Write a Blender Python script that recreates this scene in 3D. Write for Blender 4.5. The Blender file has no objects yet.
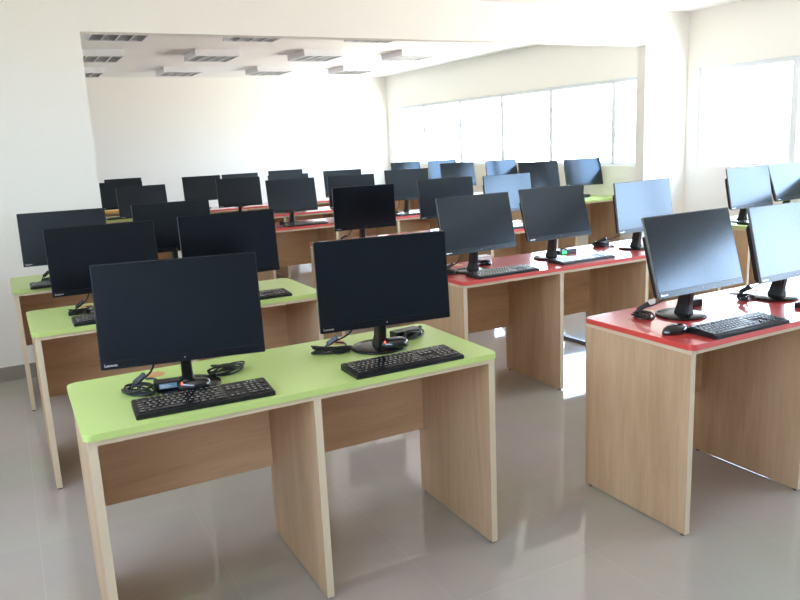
import bpy, bmesh, math, random
from mathutils import Vector, Matrix, noise
random.seed(7)
sc = bpy.context.scene
COL = sc.collection
PI = math.pi

# ------------------------------------------------------------------ materials
def nodes(name):
    m = bpy.data.materials.new(name); m.use_nodes = True
    nt = m.node_tree; b = nt.nodes['Principled BSDF']
    return m, nt, b

def plain(name, col, rough=.5, metal=0, spec=.5, bump=0, bscale=200, coat=0, noisy=True, tint=None):
    m, nt, b = nodes(name)
    b.inputs['Base Color'].default_value = (*col, 1)
    b.inputs['Roughness'].default_value = rough
    b.inputs['Metallic'].default_value = metal
    b.inputs['Specular IOR Level'].default_value = spec
    if coat: b.inputs['Coat Weight'].default_value = coat; b.inputs['Coat Roughness'].default_value = .08
    if tint: b.inputs['Specular Tint'].default_value = (*tint, 1)
    if not noisy: return m
    tc = nt.nodes.new('ShaderNodeTexCoord'); n = nt.nodes.new('ShaderNodeTexNoise')
    n.inputs['Scale'].default_value = bscale; n.inputs['Detail'].default_value = 3
    nt.links.new(tc.outputs['Object'], n.inputs['Vector'])
    mr = nt.nodes.new('ShaderNodeMapRange')
    mr.inputs['To Min'].default_value = max(.02, rough - .04); mr.inputs['To Max'].default_value = min(1, rough + .04)
    nt.links.new(n.outputs['Fac'], mr.inputs['Value']); nt.links.new(mr.outputs['Result'], b.inputs['Roughness'])
    if bump:
        bp = nt.nodes.new('ShaderNodeBump'); bp.inputs['Strength'].default_value = bump; bp.inputs['Distance'].default_value = .002
        nt.links.new(n.outputs['Fac'], bp.inputs['Height']); nt.links.new(bp.outputs['Normal'], b.inputs['Normal'])
    return m

def wood(name, vertical):
    m, nt, b = nodes(name)
    tc = nt.nodes.new('ShaderNodeTexCoord'); mp = nt.nodes.new('ShaderNodeMapping')
    mp.inputs['Scale'].default_value = (6, 6, .55) if vertical else (.55, 6, 6)
    oi = nt.nodes.new('ShaderNodeObjectInfo'); add = nt.nodes.new('ShaderNodeVectorMath'); add.operation = 'ADD'
    sc_ = nt.nodes.new('ShaderNodeVectorMath'); sc_.operation = 'SCALE'; sc_.inputs['Scale'].default_value = 13
    nt.links.new(oi.outputs['Location'], sc_.inputs[0])
    nt.links.new(tc.outputs['Object'], add.inputs[0]); nt.links.new(sc_.outputs[0], add.inputs[1])
    nt.links.new(add.outputs[0], mp.inputs['Vector'])
    n = nt.nodes.new('ShaderNodeTexNoise'); n.inputs['Scale'].default_value = 1.6; n.inputs['Detail'].default_value = 7
    n.inputs['Roughness'].default_value = .62; n.inputs['Distortion'].default_value = .6
    nt.links.new(mp.outputs[0], n.inputs['Vector'])
    cr = nt.nodes.new('ShaderNodeValToRGB'); e = cr.color_ramp.elements
    e[0].position = .28; e[0].color = (.43, .295, .19, 1)
    e[1].position = .72; e[1].color = (.60, .44, .305, 1)
    x = e.new(.5); x.color = (.53, .38, .255, 1)
    nt.links.new(n.outputs['Fac'], cr.inputs['Fac'])
    # fine pores
    n2 = nt.nodes.new('ShaderNodeTexNoise'); n2.inputs['Scale'].default_value = 14; n2.inputs['Detail'].default_value = 2
    nt.links.new(mp.outputs[0], n2.inputs['Vector'])
    mx = nt.nodes.new('ShaderNodeMix'); mx.data_type = 'RGBA'; mx.blend_type = 'MULTIPLY'; mx.inputs[0].default_value = .22
    nt.links.new(cr.outputs['Color'], mx.inputs[6]); nt.links.new(n2.outputs['Fac'], mx.inputs[7])
    hs = nt.nodes.new('ShaderNodeHueSaturation'); hs.inputs['Saturation'].default_value = 1.14; hs.inputs['Value'].default_value = 1.12
    if not vertical: hs.inputs['Value'].default_value = 1.5
    nt.links.new(mx.outputs[2], hs.inputs['Color'])
    nt.links.new(hs.outputs['Color'], b.inputs['Base Color'])
    b.inputs['Roughness'].default_value = .45
    return m

def laminate(name, col, rough=.22, spec=.65, coat=0):
    m, nt, b = nodes(name)
    b.inputs['Coat Weight'].default_value = coat; b.inputs['Coat Roughness'].default_value = .1
    tc = nt.nodes.new('ShaderNodeTexCoord'); n = nt.nodes.new('ShaderNodeTexNoise')
    n.inputs['Scale'].default_value = 260; n.inputs['Detail'].default_value = 2
    nt.links.new(tc.outputs['Object'], n.inputs['Vector'])
    bp = nt.nodes.new('ShaderNodeBump'); bp.inputs['Strength'].default_value = .05; bp.inputs['Distance'].default_value = .001
    nt.links.new(n.outputs['Fac'], bp.inputs['Height']); nt.links.new(bp.outputs['Normal'], b.inputs['Normal'])
    b.inputs['Base Color'].default_value = (*col, 1); b.inputs['Roughness'].default_value = rough; b.inputs['Specular IOR Level'].default_value = spec
    return m

def floor_mat():
    m, nt, b = nodes('glossy_porcelain_tile')
    tc = nt.nodes.new('ShaderNodeTexCoord')
    br = nt.nodes.new('ShaderNodeTexBrick'); br.offset = 0; br.inputs['Scale'].default_value = 1
    br.inputs['Brick Width'].default_value = .6; br.inputs['Row Height'].default_value = .6
    br.inputs['Mortar Size'].default_value = .0018; br.inputs['Mortar Smooth'].default_value = .2
    br.inputs['Color1'].default_value = (.405, .355, .31, 1); br.inputs['Color2'].default_value = (.42, .37, .323, 1)
    br.inputs['Mortar'].default_value = (.45, .40, .355, 1)
    mp = nt.nodes.new('ShaderNodeMapping'); mp.inputs['Location'].default_value = (.17, .23, 0)
    nt.links.new(tc.outputs['Object'], mp.inputs['Vector']); nt.links.new(mp.outputs[0], br.inputs['Vector'])
    n = nt.nodes.new('ShaderNodeTexNoise'); n.inputs['Scale'].default_value = 1.7; n.inputs['Detail'].default_value = 6
    nt.links.new(tc.outputs['Object'], n.inputs['Vector'])
    mx = nt.nodes.new('ShaderNodeMix'); mx.data_type = 'RGBA'; mx.blend_type = 'SOFT_LIGHT'; mx.inputs[0].default_value = .25
    nt.links.new(br.outputs['Color'], mx.inputs[6]); nt.links.new(n.outputs['Color'], mx.inputs[7])
    hs = nt.nodes.new('ShaderNodeHueSaturation'); hs.inputs['Saturation'].default_value = .85
    nt.links.new(mx.outputs[2], hs.inputs['Color']); nt.links.new(hs.outputs['Color'], b.inputs['Base Color'])
    mr = nt.nodes.new('ShaderNodeMapRange'); mr.inputs['To Min'].default_value = .03; mr.inputs['To Max'].default_value = .075
    nt.links.new(n.outputs['Fac'], mr.inputs['Value']); nt.links.new(mr.outputs['Result'], b.inputs['Roughness'])
    b.inputs['IOR'].default_value = 1.6
    return m

def glass_mat():
    m = bpy.data.materials.new('window_glass'); m.use_nodes = True; nt = m.node_tree
    nt.nodes.clear()
    o = nt.nodes.new('ShaderNodeOutputMaterial'); mix = nt.nodes.new('ShaderNodeMixShader')
    t = nt.nodes.new('ShaderNodeBsdfTransparent'); t.inputs['Color'].default_value = (.96, .98, .98, 1)
    g = nt.nodes.new('ShaderNodeBsdfGlossy'); g.inputs['Roughness'].default_value = .02
    lw = nt.nodes.new('ShaderNodeLayerWeight'); lw.inputs['Blend'].default_value = .5
    pw = nt.nodes.new('ShaderNodeMath'); pw.operation = 'POWER'; pw.inputs[1].default_value = 5
    fr = nt.nodes.new('ShaderNodeMath'); fr.operation = 'MULTIPLY_ADD'; fr.inputs[1].default_value = .8; fr.inputs[2].default_value = .04
    nt.links.new(lw.outputs['Facing'], pw.inputs[0]); nt.links.new(pw.outputs[0], fr.inputs[0])
    nt.links.new(fr.outputs[0], mix.inputs[0]); nt.links.new(t.outputs[0], mix.inputs[1]); nt.links.new(g.outputs[0], mix.inputs[2])
    nt.links.new(mix.outputs[0], o.inputs['Surface'])
    return m

def led(name, col, strength):
    m, nt, b = nodes(name)
    b.inputs['Base Color'].default_value = (*col, 1)
    b.inputs['Emission Color'].default_value = (*col, 1); b.inputs['Emission Strength'].default_value = strength
    return m

M = dict(
    unseen_grey=plain('added_wall_grey', (.24, .24, .245), .7, bump=.08, bscale=60),  # grey chosen for the unseen wall to keep screen reflections dark
    wall=plain('cream_wall_paint', (.875, .86, .82), .7, bump=.08, bscale=60),
    ceil=plain('white_ceiling_paint', (.92, .91, .90), .8, bump=.05, bscale=60),
    skirt=plain('grey_tile_skirting', (.30, .265, .23), .25),
    floor=floor_mat(), wv=wood('oak_panel_vertical_grain', True), wh=wood('oak_panel_horizontal_grain', False),
    edge=plain('pale_edge_band', (.66, .54, .38), .45),
    green=laminate('lime_green_laminate', (.50, .64, .20), .34), red=laminate('red_laminate', (.68, .045, .04), .42, .9, 1),
    yellow=laminate('yellow_laminate', (.85, .42, .03), .3),
    screen=plain('matte_black_screen', (.005, .0055, .007), .15, spec=.55, noisy=False, tint=(.62, .80, 1)),
    plastic=plain('black_plastic', (.009, .009, .010), .35, spec=.4),
    base=plain('black_stand_plastic', (.007, .007, .008), .2, spec=.3), badge=plain('silver_badge', (.9, .9, .9), .35, metal=.8),
    rim=plain('highlight_grey_rim', (.16, .16, .165), .4), bezel=plain('smooth_black_bezel', (.006, .006, .007), .22, spec=.42, noisy=False, tint=(.75, .87, 1)),
    gloss=plain('glossy_black_plastic', (.010, .010, .011), .1, coat=.5),
    key=plain('black_keycap', (.010, .010, .012), .22, spec=.65), kb=plain('keyboard_black', (.008, .008, .010), .36, spec=.4),
    cable=plain('black_cable_rubber', (.012, .012, .012), .45),
    white=plain('white_print', (.80, .80, .80), .6), silver=plain('brushed_aluminium', (.56, .60, .66), .35, metal=.6),
    frame=plain('window_aluminium', (.80, .84, .90), .45),
    lamp=plain('white_enamel', (.80, .80, .84), .4), louver=plain('satin_aluminium_louver', (.62, .62, .64), .3, metal=.9),
    tube=plain('fluorescent_tube_glass', (.85, .87, .86), .25), tan=plain('tan_grommet_plastic', (.62, .30, .13), .45),
    blue=plain('blue_label_print', (.20, .33, .45), .5), foot=plain('dark_rubber_foot', (.02, .018, .016), .6),
    grey=plain('grey_steel_leg', (.10, .10, .11), .35),
    redled=led('red_led', (1, .05, .02), 1.6), greenled=led('green_led', (.02, .9, .10), 2.2), glass=glass_mat(),
    paper=plain('white_card', (.82, .82, .80), .6))

# ------------------------------------------------------------------ geometry helpers
def box(bm, a, b, mi=0, bev=0):
    x0, y0, z0 = a; x1, y1, z1 = b
    vs = [bm.verts.new(p) for p in ((x0,y0,z0),(x1,y0,z0),(x1,y1,z0),(x0,y1,z0),(x0,y0,z1),(x1,y0,z1),(x1,y1,z1),(x0,y1,z1))]
    fs = [bm.faces.new([vs[i] for i in q]) for q in ((3,2,1,0),(4,5,6,7),(0,1,5,4),(1,2,6,5),(2,3,7,6),(3,0,4,7))]
    for f in fs: f.material_index = mi
    if bev:
        es = list({e for f in fs for e in f.edges})
        r = bmesh.ops.bevel(bm, geom=es, offset=bev, segments=2, affect='EDGES', profile=.5)
        for f in r['faces']: f.material_index = mi
    return fs

def prism(bm, pts, z0, z1, mi=0):
    lo = [bm.verts.new((x, y, z0)) for x, y in pts]; hi = [bm.verts.new((x, y, z1)) for x, y in pts]
    n = len(pts); fs = [bm.faces.new(hi), bm.faces.new(lo[::-1])]
    for i in range(n): fs.append(bm.faces.new((lo[i], lo[(i+1) % n], hi[(i+1) % n], hi[i])))
    for f in fs: f.material_index = mi
    return fs

def rrect(x0, y0, x1, y1, r, n=6):
    out = []
    for cx, cy, a0 in ((x1-r, y1-r, 0), (x0+r, y1-r, 90), (x0+r, y0+r, 180), (x1-r, y0+r, 270)):
        for i in range(n+1):
            a = math.radians(a0 + 90*i/n); out.append((cx + r*math.cos(a), cy + r*math.sin(a)))
    return out

def ellipse(cx, cy, rx, ry, n=32):
    return [(cx + rx*math.cos(2*PI*i/n), cy + ry*math.sin(2*PI*i/n)) for i in range(n)]

def catmull(P, k=6):
    P = [Vector(p) for p in P]; Q = [P[0]] + P + [P[-1]]; out = []
    for i in range(1, len(Q)-2):
        a, b, c, d = Q[i-1], Q[i], Q[i+1], Q[i+2]
        for j in range(k):
            t = j/k
            out.append(.5*((2*b) + (c-a)*t + (2*a-5*b+4*c-d)*t*t + (3*b-a-3*c+d)*t**3))
    return out + [P[-1]]

def tube(bm, P, r, n=6, mi=0):
    rings = []; up = Vector((0, 0, 1)); prev = None
    for i, p in enumerate(P):
        t = (P[min(i+1, len(P)-1)] - P[max(i-1, 0)])
        t = t.normalized() if t.length > 1e-9 else Vector((1, 0, 0))
        if prev is None: u = t.orthogonal().normalized()
        else:
            u = prev - t*prev.dot(t); u = u.normalized() if u.length > 1e-6 else t.orthogonal().normalized()
        prev = u; v = t.cross(u)
        rings.append([bm.verts.new(p + (u*math.cos(2*PI*k/n) + v*math.sin(2*PI*k/n))*r) for k in range(n)])
    for a, b in zip(rings, rings[1:]):
        for k in range(n):
            f = bm.faces.new((a[k], a[(k+1) % n], b[(k+1) % n], b[k])); f.smooth = True; f.material_index = mi
    bm.faces.new(rings[0][::-1]).material_index = mi; bm.faces.new(rings[-1]).material_index = mi

def lathe(bm, prof, n=32, sx=1, sy=1, c=(0, 0), mi=0):
    rings = [[bm.verts.new((c[0] + r*sx*math.cos(2*PI*k/n), c[1] + r*sy*math.sin(2*PI*k/n), z)) for k in range(n)] for r, z in prof]
    for a, b in zip(rings, rings[1:]):
        for k in range(n):
            f = bm.faces.new((a[k], a[(k+1) % n], b[(k+1) % n], b[k])); f.smooth = True; f.material_index = mi
    bm.faces.new(rings[0][::-1]).material_index = mi; bm.faces.new(rings[-1]).material_index = mi

def mesh(name, bm, *mats):
    bmesh.ops.recalc_face_normals(bm, faces=bm.faces[:])
    me = bpy.data.meshes.new(name); bm.to_mesh(me); bm.free()
    for m in mats: me.materials.append(m)
    return me

def put(name, me, parent=None, loc=(0, 0, 0), rot=(0, 0, 0)):
    o = bpy.data.objects.new(name, me); COL.objects.link(o)
    o.location = loc; o.rotation_euler = rot
    if parent: o.parent = parent
    return o

def thing(name, label, cat, loc=(0, 0, 0), rz=0, group=None, me=None):
    o = put(name, me, None, loc, (0, 0, rz)); o['label'] = label; o['category'] = cat
    if group: o['group'] = group
    return o

def struct(name, me, parent=None, loc=(0, 0, 0)):
    o = put(name, me, parent, loc)
    if not parent: o['kind'] = 'structure'
    return o

def text_mesh(s, size, depth=0):
    cu = bpy.data.curves.new('lettering', 'FONT'); cu.body = s; cu.size = size; cu.extrude = depth; cu.resolution_u = 2
    cu.align_x = 'CENTER'; cu.align_y = 'CENTER'
    o = bpy.data.objects.new('lettering', cu); COL.objects.link(o)
    bpy.context.view_layer.update()
    dg = bpy.context.evaluated_depsgraph_get()
    me = bpy.data.meshes.new_from_object(o.evaluated_get(dg))
    bpy.data.objects.remove(o); bpy.data.curves.remove(cu)
    return me

# ------------------------------------------------------------------ the room
XL, XR, YF, YB, ZC = -1.75, 6.301, -4.6, 10.403, 2.652
YP, TP, ZBEAM = 3.563, .12, 2.325
ZS, ZT = 1.109, 2.095
TW = .2
bm = bmesh.new(); box(bm, (XL-TW, YF-TW, -.1), (XR+TW, YB+TW, 0)); struct('floor', mesh('floor', bm, M['floor']))
bm = bmesh.new(); box(bm, (XL-TW, YF-TW, ZC), (XR+TW, YB+TW, ZC+.1)); struct('ceiling', mesh('ceiling', bm, M['ceil']))
bm = bmesh.new(); box(bm, (XL-TW, YB, 0), (XR+TW, YB+TW, ZC)); struct('wall_back', mesh('wall_back', bm, M['wall']))
bm = bmesh.new(); box(bm, (XL-TW, YF-TW, 0), (XR+TW, YF, ZC)); struct('wall_front_added', mesh('wall_front_added', bm, M['unseen_grey']))  # unseen grey wall behind the camera, added for the screens to reflect
# left wall with an unseen high window, added for fill light from the left
ADDED_LW = [(-4.2, 1.2)]; LZ0, LZ1 = 1.60, 2.20
bm = bmesh.new()
box(bm, (XL-TW, YF, 0), (XL, YB, LZ0)); box(bm, (XL-TW, YF, LZ1), (XL, YB, ZC))
box(bm, (XL-TW, YF, LZ0), (XL, ADDED_LW[0][0], LZ1)); box(bm, (XL-TW, ADDED_LW[0][1], LZ0), (XL, YB, LZ1))
struct('wall_left', mesh('wall_left', bm, M['wall']))
# right wall with the two window bands
RWF = [3.44, 2.37, 1.30, .23, -.84, -1.91, -2.98, -4.05]
RWB = [10.23, 9.12, 7.99, 6.88, 5.80, 4.66, 3.80]
bm = bmesh.new()
box(bm, (XR, YF, 0), (XR+TW, YB, ZS)); box(bm, (XR, YF, ZT), (XR+TW, YB, ZC))
for a, b in ((YF, RWF[-1]), (RWF[0], RWB[-1]), (RWB[0], YB)): box(bm, (XR, a, ZS), (XR+TW, b, ZT))
struct('wall_right', mesh('wall_right', bm, M['wall']))
# dividing wall with its wide opening: left piece, beam above, column by the windows
bm = bmesh.new()
box(bm, (XL, YP, 0), (.497, YP+TP, ZBEAM)); box(bm, (XL, YP, ZBEAM), (XR, YP+TP, ZC)); box(bm, (5.705, YP, 0), (XR, YP+TP, ZBEAM))
struct('wall_middle', mesh('wall_middle', bm, M['wall']))
def skirting(name, a, b):
    bm = bmesh.new(); box(bm, a, b, bev=.002); struct(name, mesh(name, bm, M['skirt']))
skirting('baseboard_middle', (XL, YP-.012, 0), (.497, YP, .10))
skirting('baseboard_back', (XL, YB-.012, 0), (XR, YB, .10))
skirting('baseboard_right', (XR-.012, YF, 0), (XR, YP, .10))

nwin = [0]
def window(x0, x1, ya, yb, z0, z1, stay):
    nwin[0] += 1; w = .034
    n = f'window_{nwin[0]}'
    bm = bmesh.new()
    box(bm, (x0, ya, z0), (x1, ya+w, z1)); box(bm, (x0, yb-w, z0), (x1, yb, z1))
    box(bm, (x0, ya+w, z0), (x1, yb-w, z0+w)); box(bm, (x0, ya+w, z1-w*1.3), (x1, yb-w, z1))
    f = struct(n, mesh(n, bm, M['frame']))
    xm = (x0+x1)/2
    bm = bmesh.new(); box(bm, (xm-.003, ya+w, z0+w), (xm+.003, yb-w, z1-w)); put('pane', mesh('pane', bm, M['glass']), f)
    if stay:
        bm = bmesh.new()
        tube(bm, [Vector((x0-.004, yb-w-.02, z1-.05)), Vector((x0+.02, yb-w-.05, z1-.30)), Vector((x0+.03, yb-w-.075, z1-.75))], .006)
        put('window_stay', mesh('window_stay', bm, M['frame']), f)
for ys_, st in ((RWF, (0,)), (RWB, (2, 3, 5))):
    for i, (a, b) in enumerate(zip(ys_, ys_[1:])):
        window(XR+.03, XR+.07, b, a, ZS, ZT, i in st or (ys_ is RWF))

for a, b in ADDED_LW:
    k = 5
    for i in range(k): window(XL-.12, XL-.08, a+(b-a)*i/k, a+(b-a)*(i+1)/k, LZ0, LZ1, False)  # left panes are invented, they only let in fill light
# ------------------------------------------------------------------ ceiling light fittings (switched off)
LWX, LWY, LH = .52, .60, .078
bm = bmesh.new()
t = .012
box(bm, (0, 0, -.012), (LWX, LWY, 0)); box(bm, (0, 0, -LH), (LWX, t, -.012)); box(bm, (0, LWY-t, -LH), (LWX, LWY, -.012))
box(bm, (0, t, -LH), (t, LWY-t, -.012)); box(bm, (LWX-t, t, -LH), (LWX, LWY-t, -.012))
lamp_me = mesh('housing', bm, M['lamp'])
bm = bmesh.new()
for i in range(1, 4): box(bm, (LWX*i/4-.006, t, -LH+.002), (LWX*i/4+.006, LWY-t, -.03))
for j in range(1, 12): box(bm, (t, LWY*j/12-.002, -LH+.006), (LWX-t, LWY*j/12+.002, -.035))
louv_me = mesh('louver', bm, M['louver'])
bm = bmesh.new(); tube(bm, [Vector((0, .03, -.024)), Vector((0, LWY-.03, -.024))], .008, 10); tube_me = mesh('fluorescent_tube', bm, M['tube'])
colw = ['leftmost', 'second from left', 'third from left', 'rightmost']
roww = {0: 'the row nearest the beam', 1: 'the middle row', 2: 'the row nearest the back wall'}
for r, y0 in enumerate((5.27, 7.08, 8.95)):
    for c in range(4):
        l = thing('ceiling_light', f'white louvred ceiling light, {colw[c]} in {roww[r]}', 'ceiling light',
                  (.79+1.288*c, y0-.13*c, ZC), 0, 'louvred ceiling lights of the back room')
        put('housing', lamp_me, l); put('louver', louv_me, l)
        for i in range(4): put('fluorescent_tube', tube_me, l, (LWX*(i+.5)/4, 0, 0))

# ------------------------------------------------------------------ desks
SEAT, DEP, H = .683, .56, .75
TT, UB = .021, .017     # coloured board and the oak board beneath it
LT = .025
def leg_mesh():
    bm = bmesh.new()
    box(bm, (-LT/2, .012, .008), (LT/2, DEP-.008, H-TT-UB))
    bmesh.ops.recalc_face_normals(bm, faces=bm.faces[:])
    for f in bm.faces: f.material_index = 1 if abs(f.normal.x) < .5 else 0
    return mesh('leg', bm, M['wv'], M['edge'])
leg_me = leg_mesh()
bm = bmesh.new(); lathe(bm, [(.010, 0), (.010, .008)], 12); foot_me = mesh('foot', bm, M['foot'])
bm = bmesh.new(); lathe(bm, [(.033, 0), (.033, .0008), (.030, .0012), (.004, .0012)], 24); grom_me = mesh('grommet', bm, M['tan'])
top_cache = {}
def desk(x, y, yaw, seats, colour, label, group):
    d = thing('computer_desk', label, 'desk', (x, y, 0), yaw, group)
    W = SEAT*seats
    key = (seats, colour)
    if key not in top_cache:
        bm = bmesh.new(); fs = prism(bm, rrect(-.010, 0, W+.010, DEP, .028), H-TT, H)
        bmesh.ops.bevel(bm, geom=[e for e in bm.edges if abs(e.verts[0].co.z-H) < 1e-6 and abs(e.verts[1].co.z-H) < 1e-6], offset=.0025, segments=2, affect='EDGES')
        tme = mesh('tabletop', bm, M[colour])
        bm = bmesh.new(); box(bm, (0, .010, H-TT-UB), (W, DEP-.006, H-TT))
        bmesh.ops.recalc_face_normals(bm, faces=bm.faces[:])
        for f in bm.faces: f.material_index = 1 if abs(f.normal.z) < .5 else 0
        top_cache[key] = (tme, mesh('support_board', bm, M['wh'], M['edge']))
    tme, ume = top_cache[key]
    put('tabletop', tme, d); put('support_board', ume, d)
    for i in range(seats+1):
        lx = SEAT*i + (LT/2 if i == 0 else -LT/2 if i == seats else 0)
        l = put('leg', leg_me, d, (lx, 0, 0))
        for fy in (.03, DEP-.035): put('foot', foot_me, l, (0, fy, 0))
    if 'm' not in top_cache:
        for k in range(1):
            bm = bmesh.new(); box(bm, (LT, .512, .30), (SEAT-LT/2-.0005, .53, H-TT-UB)); top_cache['m'] = mesh('modesty_panel', bm, M['wh'])
            bm = bmesh.new(); box(bm, (LT/2+.0005, .512, .30), (SEAT-LT/2-.0005, .53, H-TT-UB)); top_cache['m2'] = mesh('modesty_panel', bm, M['wh'])
    for i in range(seats): put('modesty_panel', top_cache['m' if i == 0 else 'm2'], d, (SEAT*i, 0, 0))
    for i in range(seats):
        g = put('cable_grommet', grom_me, d, (SEAT*i+.27, .485, H)); g['label'] = 'tan plastic cable grommet'
        hang = bmesh.new(); X = SEAT*i+.10
        if colour == 'red':
            tube(hang, catmull([(X+.0, .49, H-TT-UB), (X+.02, .485, H-.075), (X+.06, .48, H-.105), (X+.11, .485, H-.07), (X+.125, .49, H-TT-UB)]), .0032)
            put('hanging_cable', mesh('hanging_cable', hang, M['cable']), d)
        else: hang.free()
    return d
R = math.radians
GL, GR, GW, GB = 'green desks of the left rows', 'red desks of the middle rows', 'green desks by the windows', 'desks at the far left'
desk(0, 0, 0, 2, 'green', 'nearest green-topped oak desk with two monitors, in the foreground', GL)
desk(-.075, 1.454, R(.5), 2, 'green', 'green-topped oak desk directly behind the nearest green desk', GL)
desk(-.134, 2.733, 0, 2, 'green', 'third green-topped oak desk, standing against the left wall piece', GL)
desk(1.977, -.343, R(.6), 3, 'red', 'nearest red-topped oak desk, cut by the right edge of the photo', GR)
desk(2.010, 1.211, R(.4), 3, 'red', 'second red-topped oak desk from the camera, in the middle of the room', GR)
desk(1.985, 2.87, 0, 3, 'red', 'third red-topped oak desk from the camera, beneath the beam', GR)
desk(2.06, 4.64, 0, 3, 'red', 'fourth red-topped oak desk from the camera, first one past the beam', GR)
desk(2.02, 6.05, 0, 3, 'red', 'fifth red-topped oak desk from the camera, second to last', GR)
desk(1.98, 7.50, 0, 3, 'red', 'farthest red-topped oak desk, nearest the back wall', GR)
desk(4.88, 1.655, 0, 2, 'green', 'green-topped oak desk under the front window at right', GW)
desk(4.925, 4.45, 0, 2, 'green', 'green-topped oak desk under the back-room window beside the column', GW)
desk(4.92, 6.20, 0, 2, 'green', 'green-topped oak desk under the back-room window, second past the column', GW)
desk(4.92, 7.85, 0, 2, 'green', 'farthest green-topped oak desk under the back-room window', GW)
desk(.05, 5.75, 0, 2, 'green', 'green-topped oak desk just beyond the left wall piece', GB)
desk(.05, 7.22, 0, 2, 'green', 'green-topped oak desk beyond the left wall, in front of the yellow desk', GB)
desk(.30, 8.76, 0, 2, 'yellow', 'yellow-topped oak desk in the far left corner of the back room', GB)

# ------------------------------------------------------------------ monitors
MW, MH = .495, .321
bm = bmesh.new(); fs = prism(bm, rrect(-MW/2, 0, MW/2, MH, .004, 3), 0, .010)
for f in fs[2:]: f.material_index = 1          # lighter grey painted on the rim stands for its edge highlight
panel_me = mesh('panel', bm, M['plastic'], M['rim'])
bm = bmesh.new(); fs = prism(bm, rrect(-MW/2+.006, .006, MW/2-.006, MH-.07, .012, 4), -.034, 0)
ed = [e for e in bm.edges if e.verts[0].co.z < -.03 and e.verts[1].co.z < -.03]
bmesh.ops.bevel(bm, geom=ed, offset=.014, segments=3, affect='EDGES')
back_me = mesh('back_cover', bm, M['plastic'])
bm = bmesh.new(); prism(bm, rrect(-MW/2+.0035, .026, MW/2-.0035, MH-.0035, .002, 2), .0098, .0106); screen_me = mesh('screen', bm, M['screen'])
bm = bmesh.new(); prism(bm, rrect(-MW/2+.003, .002, MW/2-.003, .0245, .002, 2), .0098, .0106); chin_me = mesh('bezel', bm, M['bezel'])
# thin brighter rim, a painted highlight, along the top and the sides of the panel
bm = bmesh.new(); prism(bm, ellipse(0, .013, .0016, .0016, 10), .0106, .0112); pled_me = mesh('power_light', bm, M['white'])
logo_me = text_mesh('Lenovo', .0125); logo_me.name = 'logo'; logo_me.materials.append(M['badge'])
BO = .095    # the base sits behind the panel
bm = bmesh.new(); lathe(bm, [(.100, 0), (.1045, .003), (.1045, .007), (.098, .0105), (.06, .0135), (.02, .0145)], 40, 1, .96, (0, BO)); base_me = mesh('stand_base', bm, M['base'])
def neck(h):
    bm = bmesh.new()
    secs = [(BO-.012, .013, .024, .034), (BO-.016, .05, .017, .029), (BO-.026, h-.01, .017, .027), (BO-.040, h+.05, .019, .026), (BO-.046, h+.085, .019, .016)]
    rings = []
    for y, z, wx, wy in secs:
        rings.append([bm.verts.new((p[0], y + p[1], z)) for p in rrect(-wx, -wy, wx, wy, .008, 3)])
    n = len(rings[0])
    for a, b in zip(rings, rings[1:]):
        for k in range(n): bm.faces.new((a[k], a[(k+1) % n], b[(k+1) % n], b[k]))
    bm.faces.new(rings[0][::-1]); bm.faces.new(rings[-1])
    return mesh('stand_neck', bm, M['plastic'])
neck_cache = {}
def monitor(x, y, z, yaw, tilt, label, group):
    m = thing('computer_monitor', label, 'monitor', (x, y, H), yaw, group)
    h = z-H
    rot = (PI/2 - tilt, 0, 0)         # local Z of the panel meshes faces the user
    for n, me in (('panel', panel_me), ('back_cover', back_me), ('screen', screen_me), ('bezel', chin_me), ('power_light', pled_me)):
        put(n, me, m, (0, 0, h), rot)
    # the badge sits at the left end of the lower bezel
    off = Matrix.Rotation(PI/2-tilt, 3, 'X') @ Vector((-MW/2+.030, .0125, .0110))
    lg = put('logo', logo_me, m, Vector((0, 0, h)) + off, rot); lg['label'] = 'white lettering on the lower bezel'
    k = round(h, 2)
    if k not in neck_cache: neck_cache[k] = neck(k)
    put('stand_neck', neck_cache[k], m); put('stand_base', base_me, m)
    return m

# ------------------------------------------------------------------ keyboards
KW, KD = .415, .142
bm = bmesh.new()
prism(bm, rrect(-KW/2, -KD/2, KW/2, KD/2, .008, 4), 0, .016)
for v in bm.verts:
    if v.co.z > .01: v.co.z += .008*(v.co.y+KD/2)/KD - .003
bmesh.ops.bevel(bm, geom=[e for e in bm.edges if all(v.co.z > .01 for v in e.verts)], offset=.003, segments=2, affect='EDGES')
kbody_me = mesh('keyboard_body', bm, M['kb'])
U = .0178
layout = []          # (text, x, y, w) in key units, y row 0 at the top
def row(y, x, items):
    for s, w in items: layout.append((s, x, y, w)); x += w
row(0, 0, [('Esc', 1)]); row(0, 2, [(f'F{i}', 1) for i in (1, 2, 3, 4)]); row(0, 6.5, [(f'F{i}', 1) for i in (5, 6, 7, 8)]); row(0, 11, [(f'F{i}', 1) for i in (9, 10, 11, 12)])
row(1.15, 0, [(c, 1) for c in '`1234567890-='] + [('Bksp', 2)])
row(2.15, 0, [('Tab', 1.5)] + [(c, 1) for c in 'QWERTYUIOP[]'] + [('\\', 1.5)])
row(3.15, 0, [('Caps', 1.75)] + [(c, 1) for c in "ASDFGHJKL;'"] + [('Enter', 2.25)])
row(4.15, 0, [('Shift', 2.25)] + [(c, 1) for c in 'ZXCVBNM,./'] + [('Shift', 2.75)])
row(5.15, 0, [('Ctrl', 1.5), ('Alt', 1.25), ('', 7.5), ('Alt', 1.25), ('Fn', 1.25), ('Ctrl', 2.25)])
row(1.15, 15.3, [('Ins', 1), ('Home', 1), ('PgUp', 1)]); row(2.15, 15.3, [('Del', 1), ('End', 1), ('PgDn', 1)])
row(4.15, 16.3, [('^', 1)]); row(5.15, 15.3, [('<', 1), ('v', 1), ('>', 1)])
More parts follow.
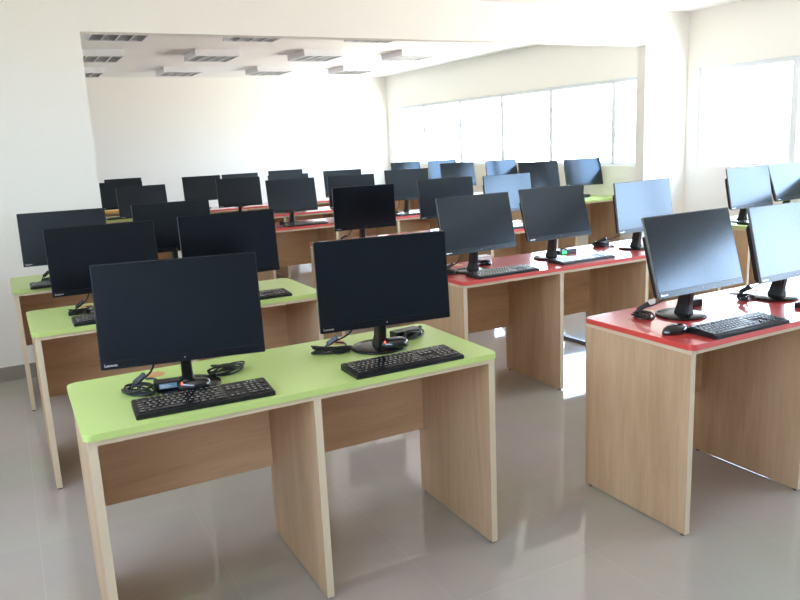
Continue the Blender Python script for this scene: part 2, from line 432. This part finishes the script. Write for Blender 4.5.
row(1.15, 18.6, [('Num', 1), ('/', 1), ('*', 1), ('-', 1)]); row(2.15, 18.6, [('7', 1), ('8', 1), ('9', 1)]); row(3.15, 18.6, [('4', 1), ('5', 1), ('6', 1), ('+', 1)])
row(4.15, 18.6, [('1', 1), ('2', 1), ('3', 1)]); row(5.15, 18.6, [('0', 2), ('.', 1), ('Ent', 1)])
KX0, KY0 = -KW/2+.0095, KD/2-.019
def kz(y): return .013 + .008*(y+KD/2)/KD
tcache = {}
def legend(bm, s, x, y, z, size):
    if not s: return
    if s not in tcache:
        t = text_mesh(s, 1.0); tcache[s] = ([v.co.copy() for v in t.vertices], [list(p.vertices) for p in t.polygons])
    V, F = tcache[s]
    vs = [bm.verts.new((x + v.x*size, y + v.y*size, z + v.y*size*.056)) for v in V]
    for f in F:
        try: bm.faces.new([vs[i] for i in f]).material_index = 1
        except ValueError: pass
SX = (KW-.019)/22.6; SY = (KD-.026)/6.15
def key_shape(bm, x, y, w):
    hw, hd = w*SX/2-.0011, SY/2-.0012; z = kz(y)
    vs = [bm.verts.new((x+sx*hw, y+sy*hd, z-.003)) for sx, sy in ((-1,-1),(1,-1),(1,1),(-1,1))]
    vs += [bm.verts.new((x+sx*(hw-.0012), y+sy*(hd-.0012), z+.0032+sy*hd*.056)) for sx, sy in ((-1,-1),(1,-1),(1,1),(-1,1))]
    for q in ((4,5,6,7), (0,1,5,4), (1,2,6,5), (2,3,7,6), (3,0,4,7)): bm.faces.new([vs[i] for i in q])
key_meshes = []; allkeys = bmesh.new()
for s, kx, ky, w in layout:
    x = KX0 + (kx+w/2)*SX; y = KY0 - ky*SY
    bm = bmesh.new(); key_shape(bm, x, y, w)
    legend(bm, s, x - (w*SX*.12 if len(s) > 1 else .001), y+.001, kz(y)+.0037, .0085 if len(s) == 1 else .0052)
    me = bpy.data.meshes.new('key'); bm.to_mesh(me); bm.free(); me.materials.append(M['key']); me.materials.append(M['white'])
    key_meshes.append(me)
    key_shape(allkeys, x, y, w)
    legend(allkeys, s, x - (w*SX*.12 if len(s) > 1 else .001), y+.001, kz(y)+.0037, .0085 if len(s) == 1 else .0052)
allkeys_me = bpy.data.meshes.new('keys'); allkeys.to_mesh(allkeys_me); allkeys.free(); allkeys_me.materials.append(M['key']); allkeys_me.materials.append(M['white'])
bm = bmesh.new()
for i in range(3): box(bm, (KW/2-.062+.012*i, KD/2-.017, kz(KD/2-.015)-.002), (KW/2-.058+.012*i, KD/2-.0155, kz(KD/2-.015)+.0012))
ind_me = mesh('indicator_lights', bm, M['white'])
def keyboard(x, y, yaw, label, group, detail):
    k = thing('keyboard', label, 'keyboard', (x, y, H), yaw, group)
    put('keyboard_body', kbody_me, k)
    if detail:
        for me in key_meshes: put('key', me, k)
        put('indicator_lights', ind_me, k)
    else: put('keys', allkeys_me, k)
    return k

# ------------------------------------------------------------------ mouse, adapters, cables
bm = bmesh.new()
n = 20; rings = []
for j in range(9):
    v = j/8
    zz = .0345*math.sin(v*PI/2)**.8; rr = math.cos(v*PI/2)**.55
    rings.append([bm.verts.new((.030*rr*math.cos(2*PI*k/n)*(1-.1*math.sin(2*PI*k/n)), (.053*math.sin(2*PI*k/n)*rr) - .006*v, zz)) for k in range(n)])
for a, b in zip(rings, rings[1:]):
    for k in range(n):
        f = bm.faces.new((a[k], a[(k+1) % n], b[(k+1) % n], b[k])); f.smooth = True
bm.faces.new(rings[0][::-1])
bmesh.ops.remove_doubles(bm, verts=bm.verts[:], dist=1e-5)
mouse_me = mesh('mouse_body', bm, M['gloss'])
bm = bmesh.new(); prism(bm, ellipse(0, 0, .008, .010, 14), -.003, .003); wheel_me = mesh('scroll_wheel', bm, M['plastic'])
bm = bmesh.new(); prism(bm, ellipse(0, 0, .0050, .003, 12), -.002, .002); opt_me = mesh('red_light', bm, M['redled'])
def mouse(x, y, z, yaw, label, group=None, lit=False):
    m = thing('computer_mouse', label, 'mouse', (x, y, z), yaw, group)
    put('mouse_body', mouse_me, m)
    put('scroll_wheel', wheel_me, m, (0, .026, .026), (0, PI/2, 0))
    if lit:
        put('red_light', opt_me, m, (-.013, .036, .0225), (R(-35), R(-28), 0))['label'] = 'small red light on the side'
    return m

def adapter(x, y, z, yaw, size, label, kind):
    a = thing('power_adapter', label, 'power adapter', (x, y, z), yaw, 'power adapters beside the monitors')
    sx, sy, sz = size
    bm = bmesh.new(); box(bm, (-sx/2, -sy/2, 0), (sx/2, sy/2, sz), bev=.003); put('adapter_body', mesh('adapter_body', bm, M['plastic']), a)
    if kind == 'blue':
        bm = bmesh.new(); box(bm, (-sx*.30, -sy/2-.0006, sz*.2), (sx*.34, -sy/2, sz*.8)); put('printed_label', mesh('printed_label', bm, M['blue']), a)
        bm = bmesh.new()
        for i in range(3): box(bm, (-sx*.26, -sy/2-.0009, sz*(.30+.16*i)), (sx*(.05+.1*(i % 2)), -sy/2-.0006, sz*(.36+.16*i)))
        put('printed_lines', mesh('printed_lines', bm, M['white']), a)
    if kind == 'green':
        bm = bmesh.new(); box(bm, (-sx*.32, -sy/2-.002, sz*.30), (-sx*.10, -sy/2, sz*.75), bev=.0006)
        put('green_light', mesh('green_light', bm, M['greenled']), a)['label'] = 'glowing green indicator light'
    return a

def cable(pts_list, label, seed, coil=None, plugs=(), r=.0033):
    """one bundle: a set of runs plus an elongated coil of loops lying on the desk"""
    rnd = random.Random(seed)
    bm = bmesh.new(); org = Vector(pts_list[0][0]) if pts_list else Vector(coil[0])
    base = Vector((org.x, org.y, H))
    for pts in pts_list: tube(bm, [p - base for p in catmull(pts)], r)
    c = thing('cable', label, 'cable', base, 0, 'black cables on the desks')
    put('cable_run', mesh('cable_run', bm, M['cable']), c) if pts_list else bm.free()
    if coil:
        (cx, cy, cz), L, Wd, ang, nl = coil
        bm = bmesh.new()
        for k in range(nl):
            P = []; dx, dy = rnd.uniform(-.005, .005), rnd.uniform(-.004, .004); ww = Wd*rnd.uniform(.75, 1.1); ll = L*rnd.uniform(.85, 1.1)
            ta = ang + rnd.uniform(-.2, .2)
            for i in range(29):
                t = 2*PI*i/28; u = ll*math.cos(t); w_ = ww*math.sin(t)*(1-.55*math.cos(t)**2*.6)
                P.append(Vector((cx+dx+u*math.cos(ta)-w_*math.sin(ta), cy+dy+u*math.sin(ta)+w_*math.cos(ta),
                                 H+r+.0045*k*(.5+.5*math.sin(t+k))+max(0, cz*(.5+.5*math.sin(t*1+k*1.3)))))-base)
            tube(bm, P, r)
        # wire tie in the middle
        tp = [Vector((cx+.3*Wd*math.cos(a)*math.sin(ang)*-1, cy+.9*Wd*math.cos(a)*math.cos(ang), H+.012+.012*math.sin(a)))-base for a in [2*PI*i/12 for i in range(13)]]
        put('coiled_loops', mesh('coiled_loops', bm, M['cable']), c)
        bm = bmesh.new(); tube(bm, tp, .0022); put('cable_tie', mesh('cable_tie', bm, M['cable']), c)
    for (a, b, w) in plugs:
        a, b = Vector(a)-base, Vector(b)-base
        bm = bmesh.new(); t = (b-a).normalized(); s = t.orthogonal().normalized()*w; v = t.cross(s).normalized()*w*.6
        vs = [bm.verts.new(p + k1*s*sc_ + k2*v*sc_) for p, sc_ in ((a, .8), (a+(b-a)*.15, 1), (b, 1)) for k1, k2 in ((-1,-1),(1,-1),(1,1),(-1,1))]
        for q in (0, 4):
            for i in range(4): bm.faces.new((vs[q+i], vs[q+(i+1) % 4], vs[q+4+(i+1) % 4], vs[q+4+i]))
        bm.faces.new(vs[3::-1]); bm.faces.new(vs[8:12])
        put('plug', mesh('plug', bm, M['plastic']), c)
    return c

# ------------------------------------------------------------------ work places
S = [  # key, x, y, z of the panel foot, yaw, tilt (deg), where, group, keyboard (x, y, yaw)
 ('M1', .322, .188, .863, -11.6, 9.3, 'left seat of the nearest green desk', 'A', (.350, .104, -3)),
 ('M2', 1.046, .224, .858, -7.2, 3.9, 'right seat of the nearest green desk', 'A', (1.033, .080, 0)),
 ('M3', .276, 1.661, .862, 0, 8.5, 'left seat of the second green desk', 'A', (.300, 1.545, 0)),
 ('M4', .884, 1.654, .866, -.6, 5.3, 'right seat of the second green desk', 'A', (.932, 1.560, -1)),
 ('M5', .188, 2.862, .862, -3.8, 10, 'left seat of the third green desk', 'A', (.165, 2.772, 0)),
 ('D', .845, 2.862, .866, 0, 8.2, 'right seat of the third green desk', 'A', (.85, 2.775, 0)),
 ('N1', 2.297, -.093, .865, 1.7, 16.7, 'left seat of the nearest red desk', 'B', (2.302, -.268, 0)),
 ('N2', 2.865, -.105, .855, 2, 14, 'second seat of the nearest red desk', 'B', (2.96, -.245, 2)),
 ('P1', 2.225, 1.365, .876, 2, 13.2, 'left seat of the second red desk', 'B', (2.318, 1.286, 1)),
 ('P2', 2.851, 1.433, .88, 1.5, 16.9, 'middle seat of the second red desk', 'B', (2.936, 1.335, 1)),
 ('P3', 3.50, 1.373, .871, 2, 8.4, 'right seat of the second red desk', 'B', None),
 ('U1', 2.274, 2.985, .871, -4.2, 1.5, 'left seat of the third red desk', 'C', None),
 ('T1', 3.075, 3.099, .877, -5, 8.2, 'middle seat of the third red desk', 'C', None),
 ('S2', 3.722, 3.141, .867, 1, 8.1, 'right seat of the third red desk', 'C', (3.63, 2.97, 0)),
 ('V1', 2.379, 4.847, .876, -2.3, 10.3, 'left seat of the fourth red desk', 'C', (2.45, 4.735, 0)),
 ('U2', 2.998, 4.80, .875, -5.7, 6.8, 'middle seat of the fourth red desk', 'C', None),
 ('T4', 3.68, 4.88, .893, -7, 8.2, 'right seat of the fourth red desk', 'C', (3.66, 4.755, 0)),
 ('W1', 2.247, 6.22, .865, -4.2, 8.7, 'left seat of the fifth red desk', 'C', None),
 ('V2', 2.849, 6.228, .867, .8, 8.2, 'middle seat of the fifth red desk', 'C', None),
 ('U3', 3.585, 6.34, .873, -1.9, 9, 'right seat of the fifth red desk', 'C', (3.55, 6.15, 0)),
 ('X1', 2.211, 7.80, .857, -2.6, 10.4, 'left seat of the farthest red desk', 'C', None),
 ('W2', 2.715, 7.75, .858, 2, 8.6, 'middle seat of the farthest red desk', 'C', None),
 ('V3', 3.383, 7.84, .866, .8, 8.3, 'right seat of the farthest red desk', 'C', None),
 ('G1', 5.109, 1.828, .866, .6, 11.7, 'left seat of the green desk under the front window', 'D', (5.14, 1.755, 0)),
 ('G2', 5.88, 2.00, .864, 2, 19.5, 'right seat of the green desk under the front window', 'D', None),
 ('R1', 5.27, 4.68, .893, -10.7, 12.2, 'left seat of the window desk beside the column', 'D', None),
 ('Q', 6.02, 4.79, .893, -9, 14.5, 'right seat of the window desk beside the column', 'D', None),
 ('T2', 5.284, 6.409, .876, -6.2, 13, 'left seat of the second window desk past the column', 'D', None),
 ('S1', 6.03, 6.46, .873, -3, 11, 'right seat of the second window desk past the column', 'D', None),
 ('T5', 5.418, 8.10, .872, -2.6, 14, 'left seat of the farthest window desk', 'D', None),
 ('T3', 6.035, 8.04, .869, -2.3, 11, 'right seat of the farthest window desk', 'D', None),
 ('C', 1.155, 5.943, .857, 3, 9.5, 'right seat of the first green desk beyond the left wall', 'E', None),
 ('A', 1.152, 7.389, .86, 0, 9.5, 'right seat of the second green desk beyond the left wall', 'E', (1.14, 7.305, 0)),
 ('B', 1.397, 8.93, .85, 4, 10, 'right seat of the yellow desk in the far left corner', 'E', None),
]
GN = {'A': 'monitors on the left green desks', 'B': 'monitors on the two nearest red desks', 'C': 'monitors on the far red desks',
      'D': 'monitors along the windows', 'E': 'monitors in the far left corner'}
DETAIL = {'M1', 'M2', 'M3', 'M4', 'N1', 'P1', 'P2'}
POS = {}; ZF = {}
for k, x, y, z, yaw, tilt, where, g, kb in S:
    POS[k] = (x, y); ZF[k] = z
    monitor(x, y, z, R(yaw), R(tilt), f'black monitor on the {where}', GN[g])
    if kb: keyboard(kb[0], kb[1], R(kb[2]), f'black keyboard on the {where}', GN[g].replace('monitors', 'keyboards'), k in DETAIL)

def atm(k, dx, dy):
    x, y = POS[k]; return x+dx, y+dy
# cables: per seat a coil beside the base and a run up to the back of the monitor
def seat_cable(k, dx, dy, where, seed, L=.05, Wd=.018, ang=.6, nl=5, lift=.01, plug=True):
    x, y = POS[k]; cx, cy = x+dx, y+dy
    hz = ZF[k]
    runs = [[(cx-.02, cy, H+.006), (cx-.012, cy+.012, H+.03), ((cx+x)/2-.03, (cy+y+.06)/2, H+.07), (x-.075, y+.055, hz+.03)],
            [(cx+.0, cy-.02, H+.004), (cx+.035, cy-.035, H+.004), (cx+.06, cy+.0, H+.012), (x+dx*.45, y+BO+.13, H+.004), (x+dx*.3-.05, min(y+BO+.16, cy+.16), H+.004)]]
    pl = [((cx-.010, cy+.012, H+.032), (cx+.022, (cy*1.6+(y+.06)*.4)/2, H+.062), .0085)] if plug else []
    cable(runs, f'coiled black cable by the monitor, {where}', seed, ((cx, cy, lift), L, Wd, ang, nl), pl)
W_ = {k: w for k, *_, w, g, kb in S}
seat_cable('M1', -.135, .11, W_['M1'], 1, ang=2.3, L=.065, Wd=.028, lift=.012, nl=5)
seat_cable('M2', -.165, .135, W_['M2'], 2, ang=-.45, L=.075, Wd=.024, lift=.012)
seat_cable('M3', -.135, .10, W_['M3'], 3, ang=.3, lift=.012)
seat_cable('M5', -.135, .085, W_['M5'], 4, ang=.9, L=.035, nl=4)
seat_cable('N1', -.165, .155, W_['N1'], 5, ang=1.7, L=.04, lift=.012)
seat_cable('N2', -.15, .14, W_['N2'], 6, ang=1.3, L=.03, lift=.012)
seat_cable('P1', -.15, .10, W_['P1'], 7, ang=.2, L=.04)
seat_cable('P3', -.12, .30, W_['P3'], 8, ang=1.9, L=.045, lift=.012)
seat_cable('U1', -.10, .22, W_['U1'], 9, ang=.3, L=.035)
seat_cable('V1', -.09, .11, W_['V1'], 10, ang=.3, L=.03, plug=False)
seat_cable('T4', -.10, .11, W_['T4'], 11, ang=.3, L=.03, plug=False)
def right_coil(k, dx, dy, seed, ang, L=.045, Wd=.022):
    x, y = POS[k]; cx, cy = x+dx, y+dy
    cable([], f'looped black cable right of the monitor, {W_[k]}', seed, ((cx, cy, .02), L, Wd, ang, 5))
right_coil('M1', .165, .16, 21, .15, L=.062, Wd=.03)
right_coil('M2', .185, .15, 22, .6, L=.06, Wd=.026)
right_coil('P2', .165, .17, 23, .4, L=.03)
right_coil('Q', .03, .0, 24, .2, L=.06)

BZ = H+.0136
mouse(.345, .206, BZ, R(75), 'black mouse with a red light on the left monitor base of the nearest green desk', 'computer mice', True)
mouse(1.090, .255, BZ, R(72), 'black mouse with a red light on the right monitor base of the nearest green desk', 'computer mice', True)
mouse(2.052, -.185, H, R(78), 'black mouse left of the keyboard on the nearest red desk', 'computer mice')
mouse(2.395, 1.60, H, R(60), 'small black mouse behind the left keyboard of the second red desk', 'computer mice')
adapter(.272, .262, BZ, R(-10), (.085, .045, .026), 'black adapter with a blue printed label on the left monitor base, nearest green desk', 'blue')
adapter(1.215, .40, H, R(8), (.12, .05, .03), 'plain black adapter behind the right monitor of the nearest green desk', '')
adapter(2.445, .09, H, R(-8), (.095, .05, .032), 'black adapter with a green light behind the left monitor, nearest red desk', 'green')
adapter(3.03, 1.60, H, R(5), (.16, .055, .028), 'black adapter with a green light behind the middle monitor, second red desk', 'green')
adapter(3.42, 1.69, H, R(5), (.10, .05, .035), 'black adapter left of the right monitor on the second red desk', '')
bm = bmesh.new(); box(bm, (-.045, -.03, 0), (.045, .03, .04), bev=.002)
thing('card_box', 'small white card box behind the left keyboard of the second red desk', 'box', (2.46, 1.695, H), R(5), None, mesh('card_box', bm, M['paper']))
# dark floor trunking behind the second red desk
bm = bmesh.new(); prism(bm, [(-.035, -.5), (.035, -.5), (.035, .5), (-.035, .5)], 0, .022)
bmesh.ops.bevel(bm, geom=[e for e in bm.edges if all(v.co.z > .01 for v in e.verts)], offset=.012, segments=3, affect='EDGES')
thing('cable_duct', 'dark floor cable duct on the tiles behind the second red desk', 'cable duct', (3.47, 2.30, 0), R(3), None, mesh('cable_duct', bm, M['grey']))

# ------------------------------------------------------------------ light
w = bpy.data.worlds.new('sky'); sc.world = w; w.use_nodes = True
nt = w.node_tree; bg = nt.nodes['Background']
tc = nt.nodes.new('ShaderNodeTexCoord'); sp = nt.nodes.new('ShaderNodeSeparateXYZ'); nt.links.new(tc.outputs['Generated'], sp.inputs[0])
cr = nt.nodes.new('ShaderNodeValToRGB'); e = cr.color_ramp.elements
mr = nt.nodes.new('ShaderNodeMapRange'); mr.inputs['From Min'].default_value = -1; nt.links.new(sp.outputs['Z'], mr.inputs['Value'])
nt.links.new(mr.outputs['Result'], cr.inputs['Fac'])
e[0].position = .46; e[0].color = (.80, .75, .68, 1)
e[1].position = .51; e[1].color = (.82, .92, 1.05, 1)
z = e.new(.72); z.color = (.50, .70, 1.0, 1)
nt.links.new(cr.outputs['Color'], bg.inputs['Color']); bg.inputs['Strength'].default_value = 5.0
def portal(x, y0, y1, z0, z1, sgn):
    l = bpy.data.lights.new('window_portal', 'AREA'); l.shape = 'RECTANGLE'; l.size = z1-z0; l.size_y = y1-y0
    l.cycles.is_portal = True
    o = bpy.data.objects.new('window_portal', l); COL.objects.link(o); o.location = (x, (y0+y1)/2, (z0+z1)/2); o.rotation_euler = (0, sgn*PI/2, 0)
portal(XR+.12, RWF[-1], RWF[0], ZS, ZT, 1); portal(XR+.12, RWB[-1], RWB[0], ZS, ZT, 1)
for a, b in ADDED_LW: portal(XL-.15, a, b, LZ0, LZ1, -1)  # portal for the added left window

# ------------------------------------------------------------------ camera
cam = bpy.data.cameras.new('camera'); co = bpy.data.objects.new('camera', cam); COL.objects.link(co)
r = Vector((.88247428, -.46823692, -.04464679)); u = Vector((.13600194, .16314416, .97718343)); f = Vector((.4502695, .86841129, -.20765165))
co.matrix_world = Matrix(((r.x, u.x, -f.x, -.11327211), (r.y, u.y, -f.y, -2.12707051), (r.z, u.z, -f.z, 1.50433948), (0, 0, 0, 1)))
cam.sensor_width = 36; cam.lens = 747.541/800*36; cam.clip_start = .05
sc.camera = co
vs = sc.view_settings; vs.view_transform = 'Standard'; vs.look = 'None'; vs.gamma = 1; vs.use_curve_mapping = False
vs.exposure = 2.1
sc.cycles.max_bounces = 10; sc.cycles.diffuse_bounces = 6; sc.cycles.glossy_bounces = 5; sc.cycles.transparent_max_bounces = 12
sc.cycles.use_denoising = True
sc.cycles.caustics_reflective = False; sc.cycles.caustics_refractive = False
